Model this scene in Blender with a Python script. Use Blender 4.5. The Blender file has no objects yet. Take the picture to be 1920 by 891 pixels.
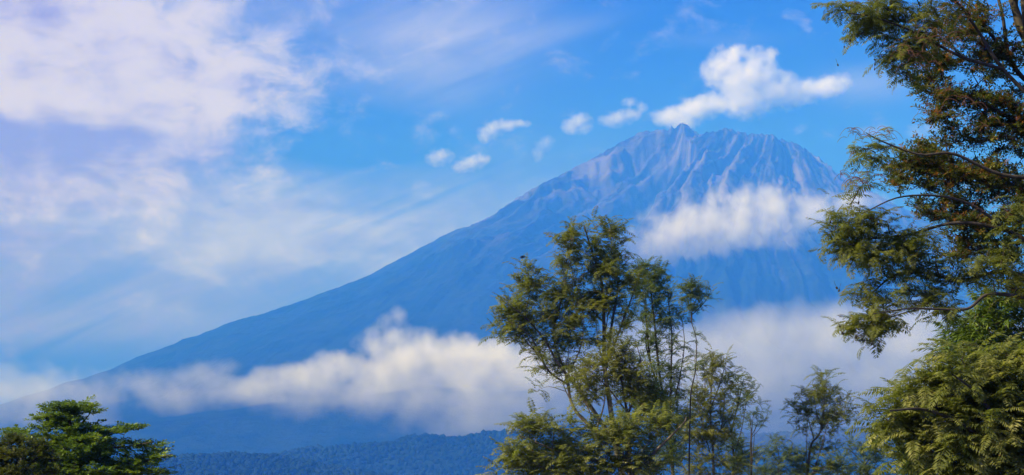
import bpy, math, random
import numpy as np
from mathutils import Vector, Matrix

# ------------------------------------------------------------------ camera, world, sun, exposure
SC = bpy.context.scene
COL = SC.collection
F = 3583.0                      # focal length in photo pixels
HOR = 935.0                     # photo row of the true horizon
TH = math.atan((HOR - 445.5) / F)
CAMZ = 1.7
cd = bpy.data.cameras.new('camera'); cam = bpy.data.objects.new('camera', cd); COL.objects.link(cam)
cd.sensor_width = 36.0; cd.lens = 36.0 * F / 1920.0
cd.clip_start = 0.5; cd.clip_end = 80000
cam.location = (0, 0, CAMZ); cam.rotation_euler = (math.pi / 2 + TH, 0, 0)
SC.camera = cam
SC.view_settings.view_transform = 'Standard'; SC.view_settings.look = 'None'
SC.view_settings.exposure = 0.7; SC.view_settings.gamma = 1.0
SC.render.engine = 'CYCLES'
SC.cycles.use_denoising = True
SC.cycles.max_bounces = 12; SC.cycles.diffuse_bounces = 3; SC.cycles.transmission_bounces = 4
SC.cycles.volume_bounces = 5
SC.cycles.volume_step_rate = 0.15; SC.cycles.volume_max_steps = 512
SC.cycles.sample_clamp_indirect = 6

SUN_EL = math.radians(38); SUN_AZ = math.radians(-108)   # azimuth from +Y (view direction) towards +X
sdir = Vector((math.sin(SUN_AZ) * math.cos(SUN_EL), math.cos(SUN_AZ) * math.cos(SUN_EL), math.sin(SUN_EL)))
sl = bpy.data.lights.new('sun', 'SUN'); sl.energy = 5.0; sl.angle = math.radians(0.5); sl.color = (1.0, 0.97, 0.97)
so = bpy.data.objects.new('sun', sl); COL.objects.link(so)
so.rotation_euler = sdir.to_track_quat('Z', 'Y').to_euler(); so.location = (0, -20, 60)

class NT:
    def __init__(s, tree): s.t = tree; s.n = tree.nodes; s.l = tree.links
    def node(s, typ, **kw):
        n = s.n.new(typ)
        for k, v in kw.items(): setattr(n, k, v)
        return n
    def put(s, sock, v):
        if isinstance(v, bpy.types.NodeSocket): s.l.new(v, sock)
        else: sock.default_value = v
    def m(s, op, a, b=0.0, c=None, clamp=False):
        n = s.node('ShaderNodeMath', operation=op, use_clamp=clamp)
        s.put(n.inputs[0], a)
        if len(n.inputs) > 1: s.put(n.inputs[1], b)
        if c is not None: s.put(n.inputs[2], c)
        return n.outputs[0]
    def vm(s, op, a, b=None):
        n = s.node('ShaderNodeVectorMath', operation=op)
        s.put(n.inputs[0], a)
        if b is not None: s.put(n.inputs[1], b)
        return n.outputs['Value'] if op in ('LENGTH', 'DOT_PRODUCT') else n.outputs[0]
    def mix(s, f, a, b, blend='MIX'):
        n = s.node('ShaderNodeMix', data_type='RGBA', blend_type=blend, clamp_factor=True)
        s.put(n.inputs[0], f)
        for i, v in ((6, a), (7, b)):
            s.put(n.inputs[i], v if isinstance(v, bpy.types.NodeSocket) else tuple(v) + (1,))
        return n.outputs[2]
    def noise(s, vec, scale, detail=4, rough=0.5, dist=0.0, lac=2.0):
        n = s.node('ShaderNodeTexNoise')
        s.put(n.inputs['Vector'], vec)
        n.inputs['Scale'].default_value = scale; n.inputs['Detail'].default_value = detail
        n.inputs['Roughness'].default_value = rough; n.inputs['Distortion'].default_value = dist
        return n.outputs[0]
    def smooth(s, v, a, b):
        n = s.node('ShaderNodeMapRange', interpolation_type='SMOOTHSTEP')
        s.put(n.inputs[0], v); n.inputs[1].default_value = a; n.inputs[2].default_value = b
        return n.outputs[0]
    def xyz(s, x, y, z=0.0):
        n = s.node('ShaderNodeCombineXYZ')
        for i, v in enumerate((x, y, z)): s.put(n.inputs[i], v)
        return n.outputs[0]

# world: Nishita sky with thin high cloud laid out by direction (azimuth, elevation)
W = bpy.data.worlds.new('World'); SC.world = W; W.use_nodes = True
w = NT(W.node_tree); w.n.clear()
sky = w.node('ShaderNodeTexSky', sky_type='NISHITA'); sky.sun_disc = False
sky.sun_elevation = SUN_EL; sky.sun_rotation = SUN_AZ
sky.air_density = 1.0; sky.dust_density = 0.3; sky.ozone_density = 3.0; sky.altitude = 1400
tc = w.node('ShaderNodeTexCoord')
sp = w.node('ShaderNodeSeparateXYZ'); w.l.new(tc.outputs['Generated'], sp.inputs[0])
az = w.m('ARCTAN2', sp.outputs[0], sp.outputs[1]); el = w.m('ARCSINE', sp.outputs[2])
def gz(px, py, rx, ry, amp, rot=0.0):
    """soft patch round one direction of the sky; sizes in photo pixels (1/3583 rad)"""
    ca, ce = math.atan((px - 960) / F), math.atan((HOR - py) / F)
    dx = w.m('SUBTRACT', az, ca); dy = w.m('SUBTRACT', el, ce)
    if rot:
        c, s_ = math.cos(rot), math.sin(rot)
        dx, dy = (w.m('ADD', w.m('MULTIPLY', dx, c), w.m('MULTIPLY', dy, s_)),
                  w.m('SUBTRACT', w.m('MULTIPLY', dy, c), w.m('MULTIPLY', dx, s_)))
    dx = w.m('MULTIPLY', dx, F / rx); dy = w.m('MULTIPLY', dy, F / ry)
    q = w.m('ADD', w.m('MULTIPLY', dx, dx), w.m('MULTIPLY', dy, dy))
    return w.m('MULTIPLY', w.m('EXPONENT', w.m('MULTIPLY', q, -1.0)), amp)
def total(lst):
    r = lst[0]
    for k in lst[1:]: r = w.m('ADD', r, k)
    return r
# broad cloud bank on the left (goes on to the left of the frame), lavender veils beneath it
bank = total([gz(-60, 90, 420, 190, 1.0), gz(230, 130, 230, 130, .55), gz(490, 165, 120, 80, .46), gz(-500, 150, 500, 350, .8),
              gz(90, 330, 260, 110, .55), gz(330, 290, 130, 90, .34), gz(-380, 500, 420, 260, .3), gz(330, 190, 200, 60, .2)])
n_puff = w.noise(w.xyz(w.m('MULTIPLY', az, 1.0), w.m('MULTIPLY', el, 1.5)), 34.0, 10, .62, .3)
n_soft = w.noise(w.xyz(w.m('MULTIPLY', az, .6), w.m('MULTIPLY', el, 2.6), 3.1), 13.0, 5, .5, .3)
d_bank = w.m('ADD', bank, w.m('MULTIPLY', w.m('SUBTRACT', n_puff, .5), 2.1))
d_bank = w.smooth(d_bank, .06, 1.08)
veil = total([gz(160, 470, 520, 170, .72), gz(130, 620, 380, 60, .35), gz(60, 320, 330, 110, .7), gz(560, 450, 420, 90, .5), gz(820, 80, 190, 110, .55, .35), gz(560, 20, 200, 60, .25),
              gz(960, 70, 160, 22, .25, .25), gz(880, 400, 300, 120, .3), gz(-380, 300, 600, 400, .25), gz(200, 640, 400, 50, .25),
              gz(1640, 165, 80, 30, .40), gz(1360, 68, 90, 14, .12), gz(650, 265, 190, 70, -.5), gz(0, 660, 500, 50, -.25), gz(330, 420, 260, 60, .25)])
rotx = w.m('ADD', w.m('MULTIPLY', az, .92), w.m('MULTIPLY', el, .39)); roty = w.m('SUBTRACT', w.m('MULTIPLY', el, .92), w.m('MULTIPLY', az, .39))
n_str = w.noise(w.xyz(w.m('MULTIPLY', rotx, .45), w.m('MULTIPLY', roty, 3.4), 7.7), 15.0, 7, .58, .5)
n_glob = w.noise(tc.outputs['Generated'], 3.2, 4, .5)
d_veil = w.m('MULTIPLY', w.m('ADD', w.m('SUBTRACT', w.m('MULTIPLY', n_str, 2.8), .8), w.m('MULTIPLY', n_soft, .9)), veil, clamp=True)
# elsewhere in the sky, outside the photograph, the same thin cloud goes on at random
away = w.smooth(w.m('ABSOLUTE', az), .30, .55)
d_far = w.m('MULTIPLY', w.m('MULTIPLY', w.smooth(w.m('ADD', n_glob, w.m('MULTIPLY', n_soft, .3)), .55, .9), .8), away)
tint = w.mix(w.smooth(el, .05, .17), (.03, .04, .95), (.12, .22, 1.22)); tint = w.mix(w.smooth(el, .17, .275), tint, (.0, .10, 1.0))
basecol = w.mix(1.0, sky.outputs[0], tint, 'MULTIPLY')
grey = total([gz(80, 290, 260, 60, .26), gz(40, 460, 400, 55, .40), gz(110, 600, 460, 70, .40), gz(330, 260, 120, 60, .15), gz(-350, 400, 400, 200, .35), gz(500, 640, 500, 60, .25), gz(60, 420, 200, 22, -.18), gz(180, 590, 120, 16, -.15)])
shade = w.smooth(w.m('SUBTRACT', w.m('ADD', w.m('ADD', w.m('MULTIPLY', n_soft, 1.5), w.m('MULTIPLY', n_puff, 1.3)), w.m('MULTIPLY', w.smooth(el, .03, .24), .55)), grey), 1.22, 1.98)
ccol = w.mix(shade, (2.2, 1.6, 4.8), (5.9, 5.75, 6.9))
c1 = w.mix(w.m('MULTIPLY', d_veil, .9), basecol, w.mix(.45, ccol, (2.5, 3.1, 6.0)))
c2 = w.mix(w.m('MULTIPLY', d_bank, .93), c1, ccol)
c3 = w.mix(d_far, c2, (4.6, 4.8, 5.8))
bg = w.node('ShaderNodeBackground'); w.l.new(c3, bg.inputs[0]); bg.inputs[1].default_value = 0.075
wo = w.node('ShaderNodeOutputWorld'); w.l.new(bg.outputs[0], wo.inputs[0])

# ------------------------------------------------------------------ helpers
rng = np.random.default_rng(7); random.seed(7)
def ray(px, py, Y):
    xc, yc = (px - 960) / F, (445.5 - py) / F
    d = np.array((xc, math.cos(TH) - yc * math.sin(TH), math.sin(TH) + yc * math.cos(TH)))
    return d * (Y / d[1]) + np.array((0, 0, CAMZ))
def project(v):
    x, y, z = v[:, 0], v[:, 1], v[:, 2] - CAMZ
    dep = y * math.cos(TH) + z * math.sin(TH); up = z * math.cos(TH) - y * math.sin(TH)
    return 960 + F * x / dep, 445.5 - F * up / dep
def link(name, me, parent=None, mat=None):
    o = bpy.data.objects.new(name, me); COL.objects.link(o)
    if parent: o.parent = parent
    if mat and me is not None and not me.materials: me.materials.append(mat)
    return o
def thing(name, label, cat, loc=(0, 0, 0), group=None):
    o = bpy.data.objects.new(name, None); COL.objects.link(o); o.location = loc; o.empty_display_size = .5
    o['label'] = label; o['category'] = cat
    if group: o['group'] = group
    return o
def npmesh(name, verts, faces, smooth=False):
    """faces: (n,k) int array, all of one size"""
    me = bpy.data.meshes.new(name); verts = np.asarray(verts, np.float32); faces = np.asarray(faces, np.int32)
    k = faces.shape[1]; n = len(faces)
    me.vertices.add(len(verts)); me.vertices.foreach_set('co', verts.ravel())
    me.loops.add(n * k); me.loops.foreach_set('vertex_index', faces.ravel())
    me.polygons.add(n); me.polygons.foreach_set('loop_start', np.arange(n, dtype=np.int32) * k)
    me.update(calc_edges=True)
    if smooth: me.polygons.foreach_set('use_smooth', np.ones(n, bool))
    me.validate(); return me
def grid_faces(nx, ny):
    i = np.arange((ny - 1) * (nx - 1)); r, c = divmod(i, nx - 1); a = r * nx + c
    return np.stack([a, a + 1, a + nx + 1, a + nx], 1)
def h2(ix, iy, seed):
    n = (ix.astype(np.int64) * 374761393 + iy.astype(np.int64) * 668265263 + seed * 974634777) & 0x7fffffff
    n = ((n ^ (n >> 13)) * 1274126177) & 0x7fffffff
    n = ((n ^ (n >> 16)) * 69069) & 0x7fffffff
    return (n & 0xffff) / 65535.0
def vnoise(x, y, seed=0):
    ix, iy = np.floor(x), np.floor(y); fx, fy = x - ix, y - iy
    fx = fx * fx * fx * (fx * (fx * 6 - 15) + 10); fy = fy * fy * fy * (fy * (fy * 6 - 15) + 10)
    a, b = h2(ix, iy, seed), h2(ix + 1, iy, seed); c, d = h2(ix, iy + 1, seed), h2(ix + 1, iy + 1, seed)
    return (a * (1 - fx) + b * fx) * (1 - fy) + (c * (1 - fx) + d * fx) * fy
def fbm(x, y, oct=5, seed=0, gain=.5, ridged=False):
    s = 0; a = 1; t = 0
    for o in range(oct):
        v = vnoise(x * 2 ** o + 13.7 * o, y * 2 ** o + 5.1 * o, seed + o)
        if ridged: v = 1 - abs(2 * v - 1)
        s = s + a * v; t += a; a *= gain
    return s / t
def crest(v):
    return np.clip((v - .25) / .6, 0, 1.2) ** 1.7 - .35
def material(name):
    m = bpy.data.materials.new(name); m.use_nodes = True; nt = NT(m.node_tree)
    b = m.node_tree.nodes['Principled BSDF']; return m, nt, b

# ------------------------------------------------------------------ materials
def leaf_mat(name, dark, mid, light, dry=None, dryamt=.0, scale=1.0, rough=.55, trans=.55, fine=14):
    m, n, b = material(name); dark, mid, light = [(min(.6, c[0] * 1.55), min(.6, c[1] * 1.5), c[2] * 1.6 + .008) for c in (dark, mid, light)]
    g = n.node('ShaderNodeNewGeometry'); p = g.outputs['Position']; dryth = .70 - dryamt
    a = n.noise(p, 1.1 * scale, 3, .6); c = n.noise(p, fine * scale, 2, .6)
    v = n.m('ADD', n.m('MULTIPLY', a, .55), n.m('MULTIPLY', c, .45))
    col = n.mix(n.smooth(v, .34, .52), dark, mid); col = n.mix(n.smooth(v, .50, .68), col, light)
    if dry:
        col = n.mix(n.smooth(n.noise(p, 3.1 * scale, 4, .65), dryth, dryth + .07), col, dry)
    n.l.new(col, b.inputs['Base Color']); b.inputs['Roughness'].default_value = rough
    b.inputs['Specular IOR Level'].default_value = .3
    tr = n.node('ShaderNodeBsdfTranslucent'); n.l.new(n.mix(1, col, (1.1, 1.15, .6), 'MULTIPLY'), tr.inputs[0])
    mx = n.node('ShaderNodeMixShader'); mx.inputs[0].default_value = trans
    n.l.new(b.outputs[0], mx.inputs[1]); n.l.new(tr.outputs[0], mx.inputs[2])
    n.l.new(mx.outputs[0], n.n['Material Output'].inputs[0]); return m
def bark_mat(name, c1, c2, scale=8):
    m, n, b = material(name)
    g = n.node('ShaderNodeTexCoord'); mp = n.node('ShaderNodeMapping'); mp.inputs['Scale'].default_value = (1, 1, .25)
    n.l.new(g.outputs['Object'], mp.inputs[0])
    v = n.noise(mp.outputs[0], scale, 6, .65)
    n.l.new(n.mix(n.smooth(v, .35, .65), c1, c2), b.inputs['Base Color']); b.inputs['Roughness'].default_value = .85
    bp = n.node('ShaderNodeBump'); bp.inputs['Strength'].default_value = .6; bp.inputs['Distance'].default_value = .02
    n.l.new(v, bp.inputs['Height']); n.l.new(bp.outputs[0], b.inputs['Normal']); return m
M_feather = leaf_mat('feathery_foliage', (0.049, 0.067, 0.017), (0.109, 0.131, 0.023), (0.217, 0.217, 0.043), (.20, .11, .04), .07)
M_feather2 = leaf_mat('blue_green_feathery_foliage', (0.038, 0.064, 0.029), (0.075, 0.109, 0.038), (0.145, 0.174, 0.051), (.10, .07, .03), .03)
M_pale = leaf_mat('pale_feathery_foliage', (0.040, 0.058, 0.014), (0.125, 0.150, 0.028), (0.300, 0.300, 0.110), (.24, .15, .05), .05, scale=1.6)
M_bright = leaf_mat('bright_feathery_foliage', (0.051, 0.065, 0.014), (0.123, 0.138, 0.026), (0.217, 0.217, 0.051), (.18, .12, .03), .04)
M_oval = leaf_mat('oval_leaves', (.022, .036, .010), (.062, .080, .016), (.19, .19, .045), (.30, .13, .05), .16, scale=1.6, rough=.42, trans=.45, fine=30)
M_lance = leaf_mat('glossy_lance_leaves', (.03, .06, .010), (.085, .14, .018), (.22, .25, .05), (.25, .14, .03), .06, scale=2, rough=.35, trans=.4, fine=30)
M_tier = leaf_mat('tiered_tree_leaves', (.022, .05, .010), (.09, .15, .016), (.24, .30, .03), None, 0, scale=.8, rough=.45, trans=.3)
M_olive = leaf_mat('olive_bush_leaves', (0.016, 0.022, 0.006), (0.042, 0.056, 0.010), (0.095, 0.105, 0.018), (.12, .06, .02), .08, scale=1.0)
M_bark = bark_mat('grey_brown_bark', (.07, .055, .04), (.20, .16, .12))
M_barkd = bark_mat('dark_bark', (.02, .017, .015), (.07, .055, .045))
M_pod = bark_mat('dark_seed_pod', (.008, .008, .005), (.03, .022, .012), 30)
M_dry = bark_mat('dry_red_brown_pods', (.08, .03, .022), (.22, .10, .07), 30)

# ------------------------------------------------------------------ mountain
DM = 12000.0
outline = [(-900, 905), (-500, 850), (-200, 800), (0, 757), (40, 745), (100, 727), (160, 710), (205, 694), (250, 672), (300, 654), (345, 635), (352, 635), (400, 617),
           (440, 604), (490, 590), (540, 572), (590, 556), (640, 537), (680, 521), (720, 502), (760, 482), (800, 460), (860, 430), (915, 408), (945, 390),
           (970, 372), (1000, 355), (1030, 338), (1055, 326), (1080, 312), (1105, 300), (1130, 285), (1165, 266), (1195, 252), (1225, 247), (1250, 243),
           (1258, 243), (1266, 236), (1274, 233), (1284, 232), (1294, 236), (1300, 245), (1306, 251), (1315, 251), (1325, 247), (1333, 248), (1343, 243),
           (1352, 243), (1362, 238), (1370, 242), (1382, 246), (1400, 251), (1430, 252), (1450, 255), (1465, 260), (1480, 265), (1500, 275), (1512, 282), (1525, 291),
           (1535, 296), (1548, 302), (1560, 315), (1575, 328), (1620, 352), (1700, 395), (1800, 445), (1920, 500), (2200, 600), (2600, 700), (3100, 800), (3600, 870)]
opx = np.array([p[0] for p in outline], float); opy = np.array([p[1] for p in outline], float)
xs = np.concatenate([np.linspace(-6500, -3400, 90, endpoint=False), np.linspace(-3400, 2400, 640, endpoint=False), np.linspace(2400, 7500, 110)])
ys = np.concatenate([np.linspace(5600, 8600, 90, endpoint=False), np.linspace(8600, 12700, 330, endpoint=False), np.linspace(12700, 15800, 50)])
X, Y = np.meshgrid(xs, ys)
pts = np.array([ray(a, b, DM) for a, b in outline])
XC, YC = ray(1345, 250, DM)[0], DM
rL = XC - pts[:, 0]; rR = pts[:, 0] - XC
dx, dy = X - XC, (Y - YC)
wx = fbm(X / 900, Y / 900, 4, 3) - .5; wy = fbm(X / 900 + 40, Y / 900, 4, 5) - .5
r = np.hypot(dx + 160 * wx, dy * 1.05 + 160 * wy); a = np.arctan2(dx, -dy)      # a: 0 towards the camera, -90 deg left
kL = rL > 0; kR = rR > 0
PL = np.interp(r, rL[kL][::-1], pts[kL, 2][::-1]); PR = np.interp(r, rR[kR], pts[kR, 2])
wl = .5 - .5 * np.sin(a); wl = wl * wl * (3 - 2 * wl)
Z = PL * wl + PR * (1 - wl)
# front of the cone is steeper below its shoulder
Z = Z - 60 * np.clip(np.cos(a), 0, 1) * np.exp(-((r - 1600) / 900) ** 2)
aw = a + .16 * (fbm(X / 1500, Y / 1500, 3, 21) - .5)
# old lava ribs fan out and down from above the broken right-hand rim
AP = ray(1500, 80, DM); wob = 110 * (fbm(X / 600, Y / 600, 5, 22) - .5)
vx, vz = X - AP[0] + wob, AP[2] - Z + .12 * (Y - YC) + wob * .6
ar = np.arctan2(-vx, vz); rho = np.hypot(vx, vz); rv = np.log(rho / 500.0)
kr = np.clip((X - XC - 330) / 500, 0, 1); kr = kr * kr * (3 - 2 * kr)
left = np.clip((XC - 250 - X) / 500, 0, 1)
lr = np.log(np.maximum(r, 60) / 100.0)
fall = np.clip(r / 500, 0, 1) * np.clip((6500 - r) / 4500, 0, 1)
nearap = np.clip(rho / 1500, .25, 1) * (1 - .5 * np.clip((X - XC + 150) / 500, 0, 1)) * np.clip((4200 - rho) / 2200, .5, 1)
ribs = crest(fbm(ar * 6.5 + 50, rv * 1.0, 4, 31, .5, True)) * nearap
ribs3 = (fbm(ar * 55, rv * 6, 4, 43, .6, True) - .55) * nearap
rock3 = fbm(X / 42, Y / 42, 3, 53, .6, True) - .5
ribs2 = crest(fbm(ar * 19 + 9, rv * 2.0, 5, 41, .55, True)) * nearap
rock = crest(fbm(X / 110, Y / 110, 6, 51, .7, True))
Z = Z + fall * (190 * ribs + 95 * ribs2 + 30 * ribs3) + (rock + .3 * rock3) * ((22 - 14 * left) * np.clip(r / 300, .3, 1) * np.clip((3500 - r) / 2500, .35, 1))
# the great ravine from the summit towards the lower left and two lesser ones on the right
def ravine(az0, r0, r1, depth, wid, bend=0.0, sharp=1.0):
    t = np.clip((r - r0) / (r1 - r0), 0, 1)
    d = (aw - (az0 + bend * t)) * r / (wid * (.35 + t))
    return -depth * np.exp(-np.abs(d) ** (2 * sharp)) * np.sin(np.pi * np.clip(t, 0, 1)) ** .6 * (t < 1) * (t > 0)
def furrow(deg, w, r0, r1, depth):
    t = np.clip((rho - r0) / (r1 - r0), 0, 1)
    return -depth * np.exp(-np.abs((ar - math.radians(90 - deg)) / math.radians(w)) ** 2.2) * np.sin(np.pi * t ** .7) ** .7 * (np.cos(a) > -.2)
Z = Z + furrow(41, 3.2, 1010, 2050, 480) + furrow(55, 2.5, 700, 1500, 90) + furrow(34, 1.6, 1120, 2600, 110) + furrow(30.5, .9, 1300, 3300, 60) + furrow(76, 4, 650, 1150, 80) + furrow(101, 5, 650, 1200, 70) + furrow(66, 2.0, 800, 1500, 50)
# gullies on the lower face below the right-hand cloud
Z = Z + np.clip((r - 900) / 700, 0, 1) * np.clip((3600 - r) / 1200, 0, 1) * np.clip(np.cos(a - .15) * 2 - .6, 0, 1) * (fbm(aw * 12, lr * .8, 5, 77, .5, True) - .5) * 130
Z = np.maximum(Z, 18 + 14 * fbm(X / 400, Y / 400, 3, 5))
Z = Z * np.clip((Y - 5600) / 700, 0, 1)
verts = np.stack([X.ravel(), Y.ravel(), Z.ravel()], 1)
bins = np.arange(-900, 3600, 5.0); bc = bins[:-1] + 2.5
tgt = np.interp(bc, opx, opy); crag = np.clip((bc - 1150) / 60, 0, 1) * np.clip((1570 - bc) / 60, 0, 1)
tgt = tgt + (fbm(bc / 22, bc * 0, 3, 99, .7) - .5) * (3.2 + 5 * crag) + (fbm(bc / 75, bc * 0 + 4, 3, 98, .6) - .5) * 7 * (1 - crag) - 1
for it in range(5):
    px, py = project(verts)
    idx = np.clip(((px + 900) / 5).astype(int), 0, len(bc) - 1)
    mn = np.full(len(bc), 1e9); np.minimum.at(mn, idx, py); ok = mn < 1e8
    mn = np.interp(bc, bc[ok], mn[ok])
    fac = (HOR - tgt) / np.maximum(HOR - mn, 5); fac = np.clip(fac, .5, 1.6)
    ker = np.hanning(61) / np.hanning(61).sum() if it < 2 else np.array([1, 2, 3, 2, 1.]) / 9
    fs = np.convolve(np.pad(fac, len(ker) // 2, mode='edge'), ker, 'valid')
    f = np.interp(px, bc, fs)
    if it >= 2:                          # the last touches only reach the crest
        tz = np.interp(px, bc, mn); wgt = np.exp(-np.clip((py - tz) / (16 if it > 3 else 40), 0, 20)); f = 1 + (f - 1) * wgt
    verts[:, 2] = CAMZ + (verts[:, 2] - CAMZ) * f
me = npmesh('mountain', verts, grid_faces(len(xs), len(ys)), True)
px, py = project(verts)
# cover: 0 bare ash and rock, 1 forest
hz = verts[:, 2].reshape(X.shape)
gx = np.gradient(hz, axis=1) / np.gradient(X, axis=1); gy = np.gradient(hz, axis=0) / np.gradient(Y, axis=0)
cover = np.clip((1720 - hz + 420 * (fbm(ar * 16, rv * 2, 4, 91) - .5) * 2 + 120 * (fbm(X / 150, Y / 150, 4, 17) - .5) * 2) / 650, 0, 1)
at = me.attributes.new('forest_cover', 'FLOAT', 'POINT'); at.data.foreach_set('value', cover.ravel().astype(np.float32))
streak = fbm(ar * 48, rv * 3.5, 5, 61, .62)
at = me.attributes.new('scree', 'FLOAT', 'POINT'); at.data.foreach_set('value', streak.ravel().astype(np.float32))
M_mtn, n, b = material('volcano_rock')
at1 = n.node('ShaderNodeAttribute', attribute_name='forest_cover'); at2 = n.node('ShaderNodeAttribute', attribute_name='scree')
g = n.node('ShaderNodeNewGeometry'); p = g.outputs['Position']
nz = n.noise(p, .012, 6, .65); nz2 = n.noise(p, .003, 5, .6)
v = n.m('ADD', n.m('MULTIPLY', at2.outputs['Fac'], .7), n.m('MULTIPLY', nz, .3))
rockc = n.mix(n.smooth(v, .40, .58), (.014, .014, .018), (.070, .066, .074))
rockc = n.mix(n.m('MULTIPLY', n.smooth(v, .56, .68), .7), rockc, (.13, .118, .125))
forc = n.mix(n.smooth(n.m('ADD', n.m('MULTIPLY', nz, .6), n.m('MULTIPLY', nz2, .4)), .35, .65), (.001, .005, .003), (.012, .022, .013))
n.l.new(n.mix(at1.outputs['Fac'], rockc, forc), b.inputs['Base Color']); b.inputs['Roughness'].default_value = .95
b.inputs['Specular IOR Level'].default_value = 0
bp = n.node('ShaderNodeBump'); bp.inputs['Strength'].default_value = .7; bp.inputs['Distance'].default_value = 14
n.l.new(n.noise(p, .03, 6, .7), bp.inputs['Height']); n.l.new(bp.outputs[0], b.inputs['Normal'])
mo = link('mountain', me, mat=M_mtn); mo['kind'] = 'structure'

# ------------------------------------------------------------------ ground and foothills
M_gr, n, b = material('grassland')
g = n.node('ShaderNodeNewGeometry')
n.l.new(n.mix(n.smooth(n.noise(g.outputs['Position'], .02, 8, .65), .4, .6), (.035, .05, .018), (.10, .10, .04)), b.inputs['Base Color'])
b.inputs['Roughness'].default_value = 1
def gcoord(lo, hi, near, nn):
    t = np.linspace(-1, 1, nn); return np.where(t < 0, -lo, hi) * np.abs(t) ** near * 1.0
gx_ = gcoord(19000, 19000, 3.5, 121); gy_ = np.concatenate([np.linspace(-1900, -20, 12), np.linspace(0, 1, 100)[1:] ** 3 * 15900])
GX, GY = np.meshgrid(gx_, gy_)
dist = np.hypot(GX, GY); GZ = np.clip((dist - 200) / 2500, 0, 1) * 10 * (fbm(GX / 350, GY / 350, 4, 8) - .5)
gm = npmesh('ground', np.stack([GX.ravel(), GY.ravel(), GZ.ravel()], 1), grid_faces(len(gx_), len(gy_)), True)
go = link('ground', gm, mat=M_gr); go['kind'] = 'structure'

GRV, GRT = [], []
Rg = np.random.default_rng(77); NG = 42000
gr_r = 4 + 56 * Rg.uniform(0, 1, NG) ** .7; gr_a = Rg.uniform(-.75, .75, NG); gxx, gyy = gr_r * np.sin(gr_a), gr_r * np.cos(gr_a)
gh = Rg.uniform(.06, .22, NG) * (.5 + vnoise(gxx / 2.2, gyy / 2.2, 3)); gw = Rg.uniform(.006, .014, NG) * (1 + gr_r / 25); ga = Rg.uniform(0, 6.28, NG)
c_, s_ = np.cos(ga), np.sin(ga); lx, ly = Rg.uniform(-.5, .5, NG) * gh, Rg.uniform(-.5, .5, NG) * gh
A_ = np.stack([gxx - c_ * gw, gyy - s_ * gw, np.full(NG, -.01)], 1); B_ = np.stack([gxx + c_ * gw, gyy + s_ * gw, np.full(NG, -.01)], 1); C_ = np.stack([gxx + lx, gyy + ly, gh], 1)
gme = npmesh('grass', np.stack([A_, B_, C_], 1).reshape(-1, 3), np.arange(NG * 3).reshape(-1, 3))
M_gs, n, b = material('grass_blades'); g = n.node('ShaderNodeNewGeometry')
n.l.new(n.mix(n.smooth(n.noise(g.outputs['Position'], .9, 5, .6), .38, .62), (.05, .075, .015), (.15, .14, .045)), b.inputs['Base Color']); b.inputs['Roughness'].default_value = .7
gob = link('grass', gme, mat=M_gs); gob['kind'] = 'stuff'; gob['label'] = 'short dry green grass on the open ground beneath the trees'; gob['category'] = 'grass'

M_for, n, b = material('forest_canopy')
g = n.node('ShaderNodeNewGeometry')
n.l.new(n.mix(n.smooth(n.m('ADD', n.m('MULTIPLY', n.noise(g.outputs['Position'], .06, 4, .7), .5), n.m('MULTIPLY', n.noise(g.outputs['Position'], .006, 3, .6), .5)), .38, .62), (.004, .012, .007), (.013, .028, .015)), b.inputs['Base Color'])
b.inputs['Roughness'].default_value = .9; b.inputs['Specular IOR Level'].default_value = 0
def ico(sub=None):
    import bmesh
    bm = bmesh.new(); bmesh.ops.create_icosphere(bm, subdivisions=(2 if sub is None else sub), radius=1)
    V = np.array([v.co[:] for v in bm.verts]); Fc = np.array([[v.index for v in f.verts] for f in bm.faces]); bm.free(); return V, Fc
ICO, ICOF = ico(); ICO1, ICOF1 = ico(1)
def foothill(name, Yc, prof, depth, seed, count, crown, x0, x1):
    """a wooded ridge: ground mesh plus a crown of trees too many to count"""
    P = np.array([ray(a, b, Yc) for a, b in prof])
    gx = np.linspace(P[0, 0], P[-1, 0], 300); gy = np.linspace(-depth, depth * .8, 60)
    A, B = np.meshgrid(gx, gy)
    cr = np.interp(A, P[:, 0], P[:, 2]) - crown
    prof_y = np.exp(-(B / (depth * .55)) ** 2)
    H = cr * prof_y * (1 + .25 * (fbm(A / 160, B / 160, 4, seed) - .5) * (1 - prof_y) * 4) - 2
    v = np.stack([A.ravel(), (B + Yc).ravel(), H.ravel()], 1)
    o = link(name, npmesh(name, v, grid_faces(300, 60), True), mat=M_for); o['kind'] = 'structure'
    k = 0; VV = []; FF = []
    R = np.random.default_rng(seed)
    cx = R.uniform(ray(x0, 800, Yc)[0], ray(x1, 800, Yc)[0], count); cy = R.uniform(-depth * .75, depth * .12, count)
    cz = np.interp(cx, P[:, 0], P[:, 2]) - crown; py_ = np.exp(-(cy / (depth * .55)) ** 2)
    cz = cz * py_ * (1 + .25 * (fbm(cx / 160, cy / 160, 4, seed) - .5) * (1 - py_) * 4) - 2
    s = (.35 + R.uniform(0, 1, count) ** 2.2 * 1.0) * crown * .85
    lump = R.uniform(.72, 1.25, (count, len(ICO1), 1))
    V = ICO1[None] * lump * np.stack([s, s, s * R.uniform(.7, 1.2, count)], 1)[:, None, :] + np.stack([cx, cy + Yc, cz + s * .35], 1)[:, None, :]
    Fx = ICOF1[None] + (np.arange(count) * len(ICO1))[:, None, None]
    o = link('hillside_forest', npmesh('hillside_forest', V.reshape(-1, 3), Fx.reshape(-1, 3), True), mat=M_for); o['kind'] = 'stuff'
    o['label'] = 'dense wood covering the ' + ('low blue ridge beneath the cloud' if seed == 5 else 'dark valley side at the foot of the mountain'); o['category'] = 'forest'
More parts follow.
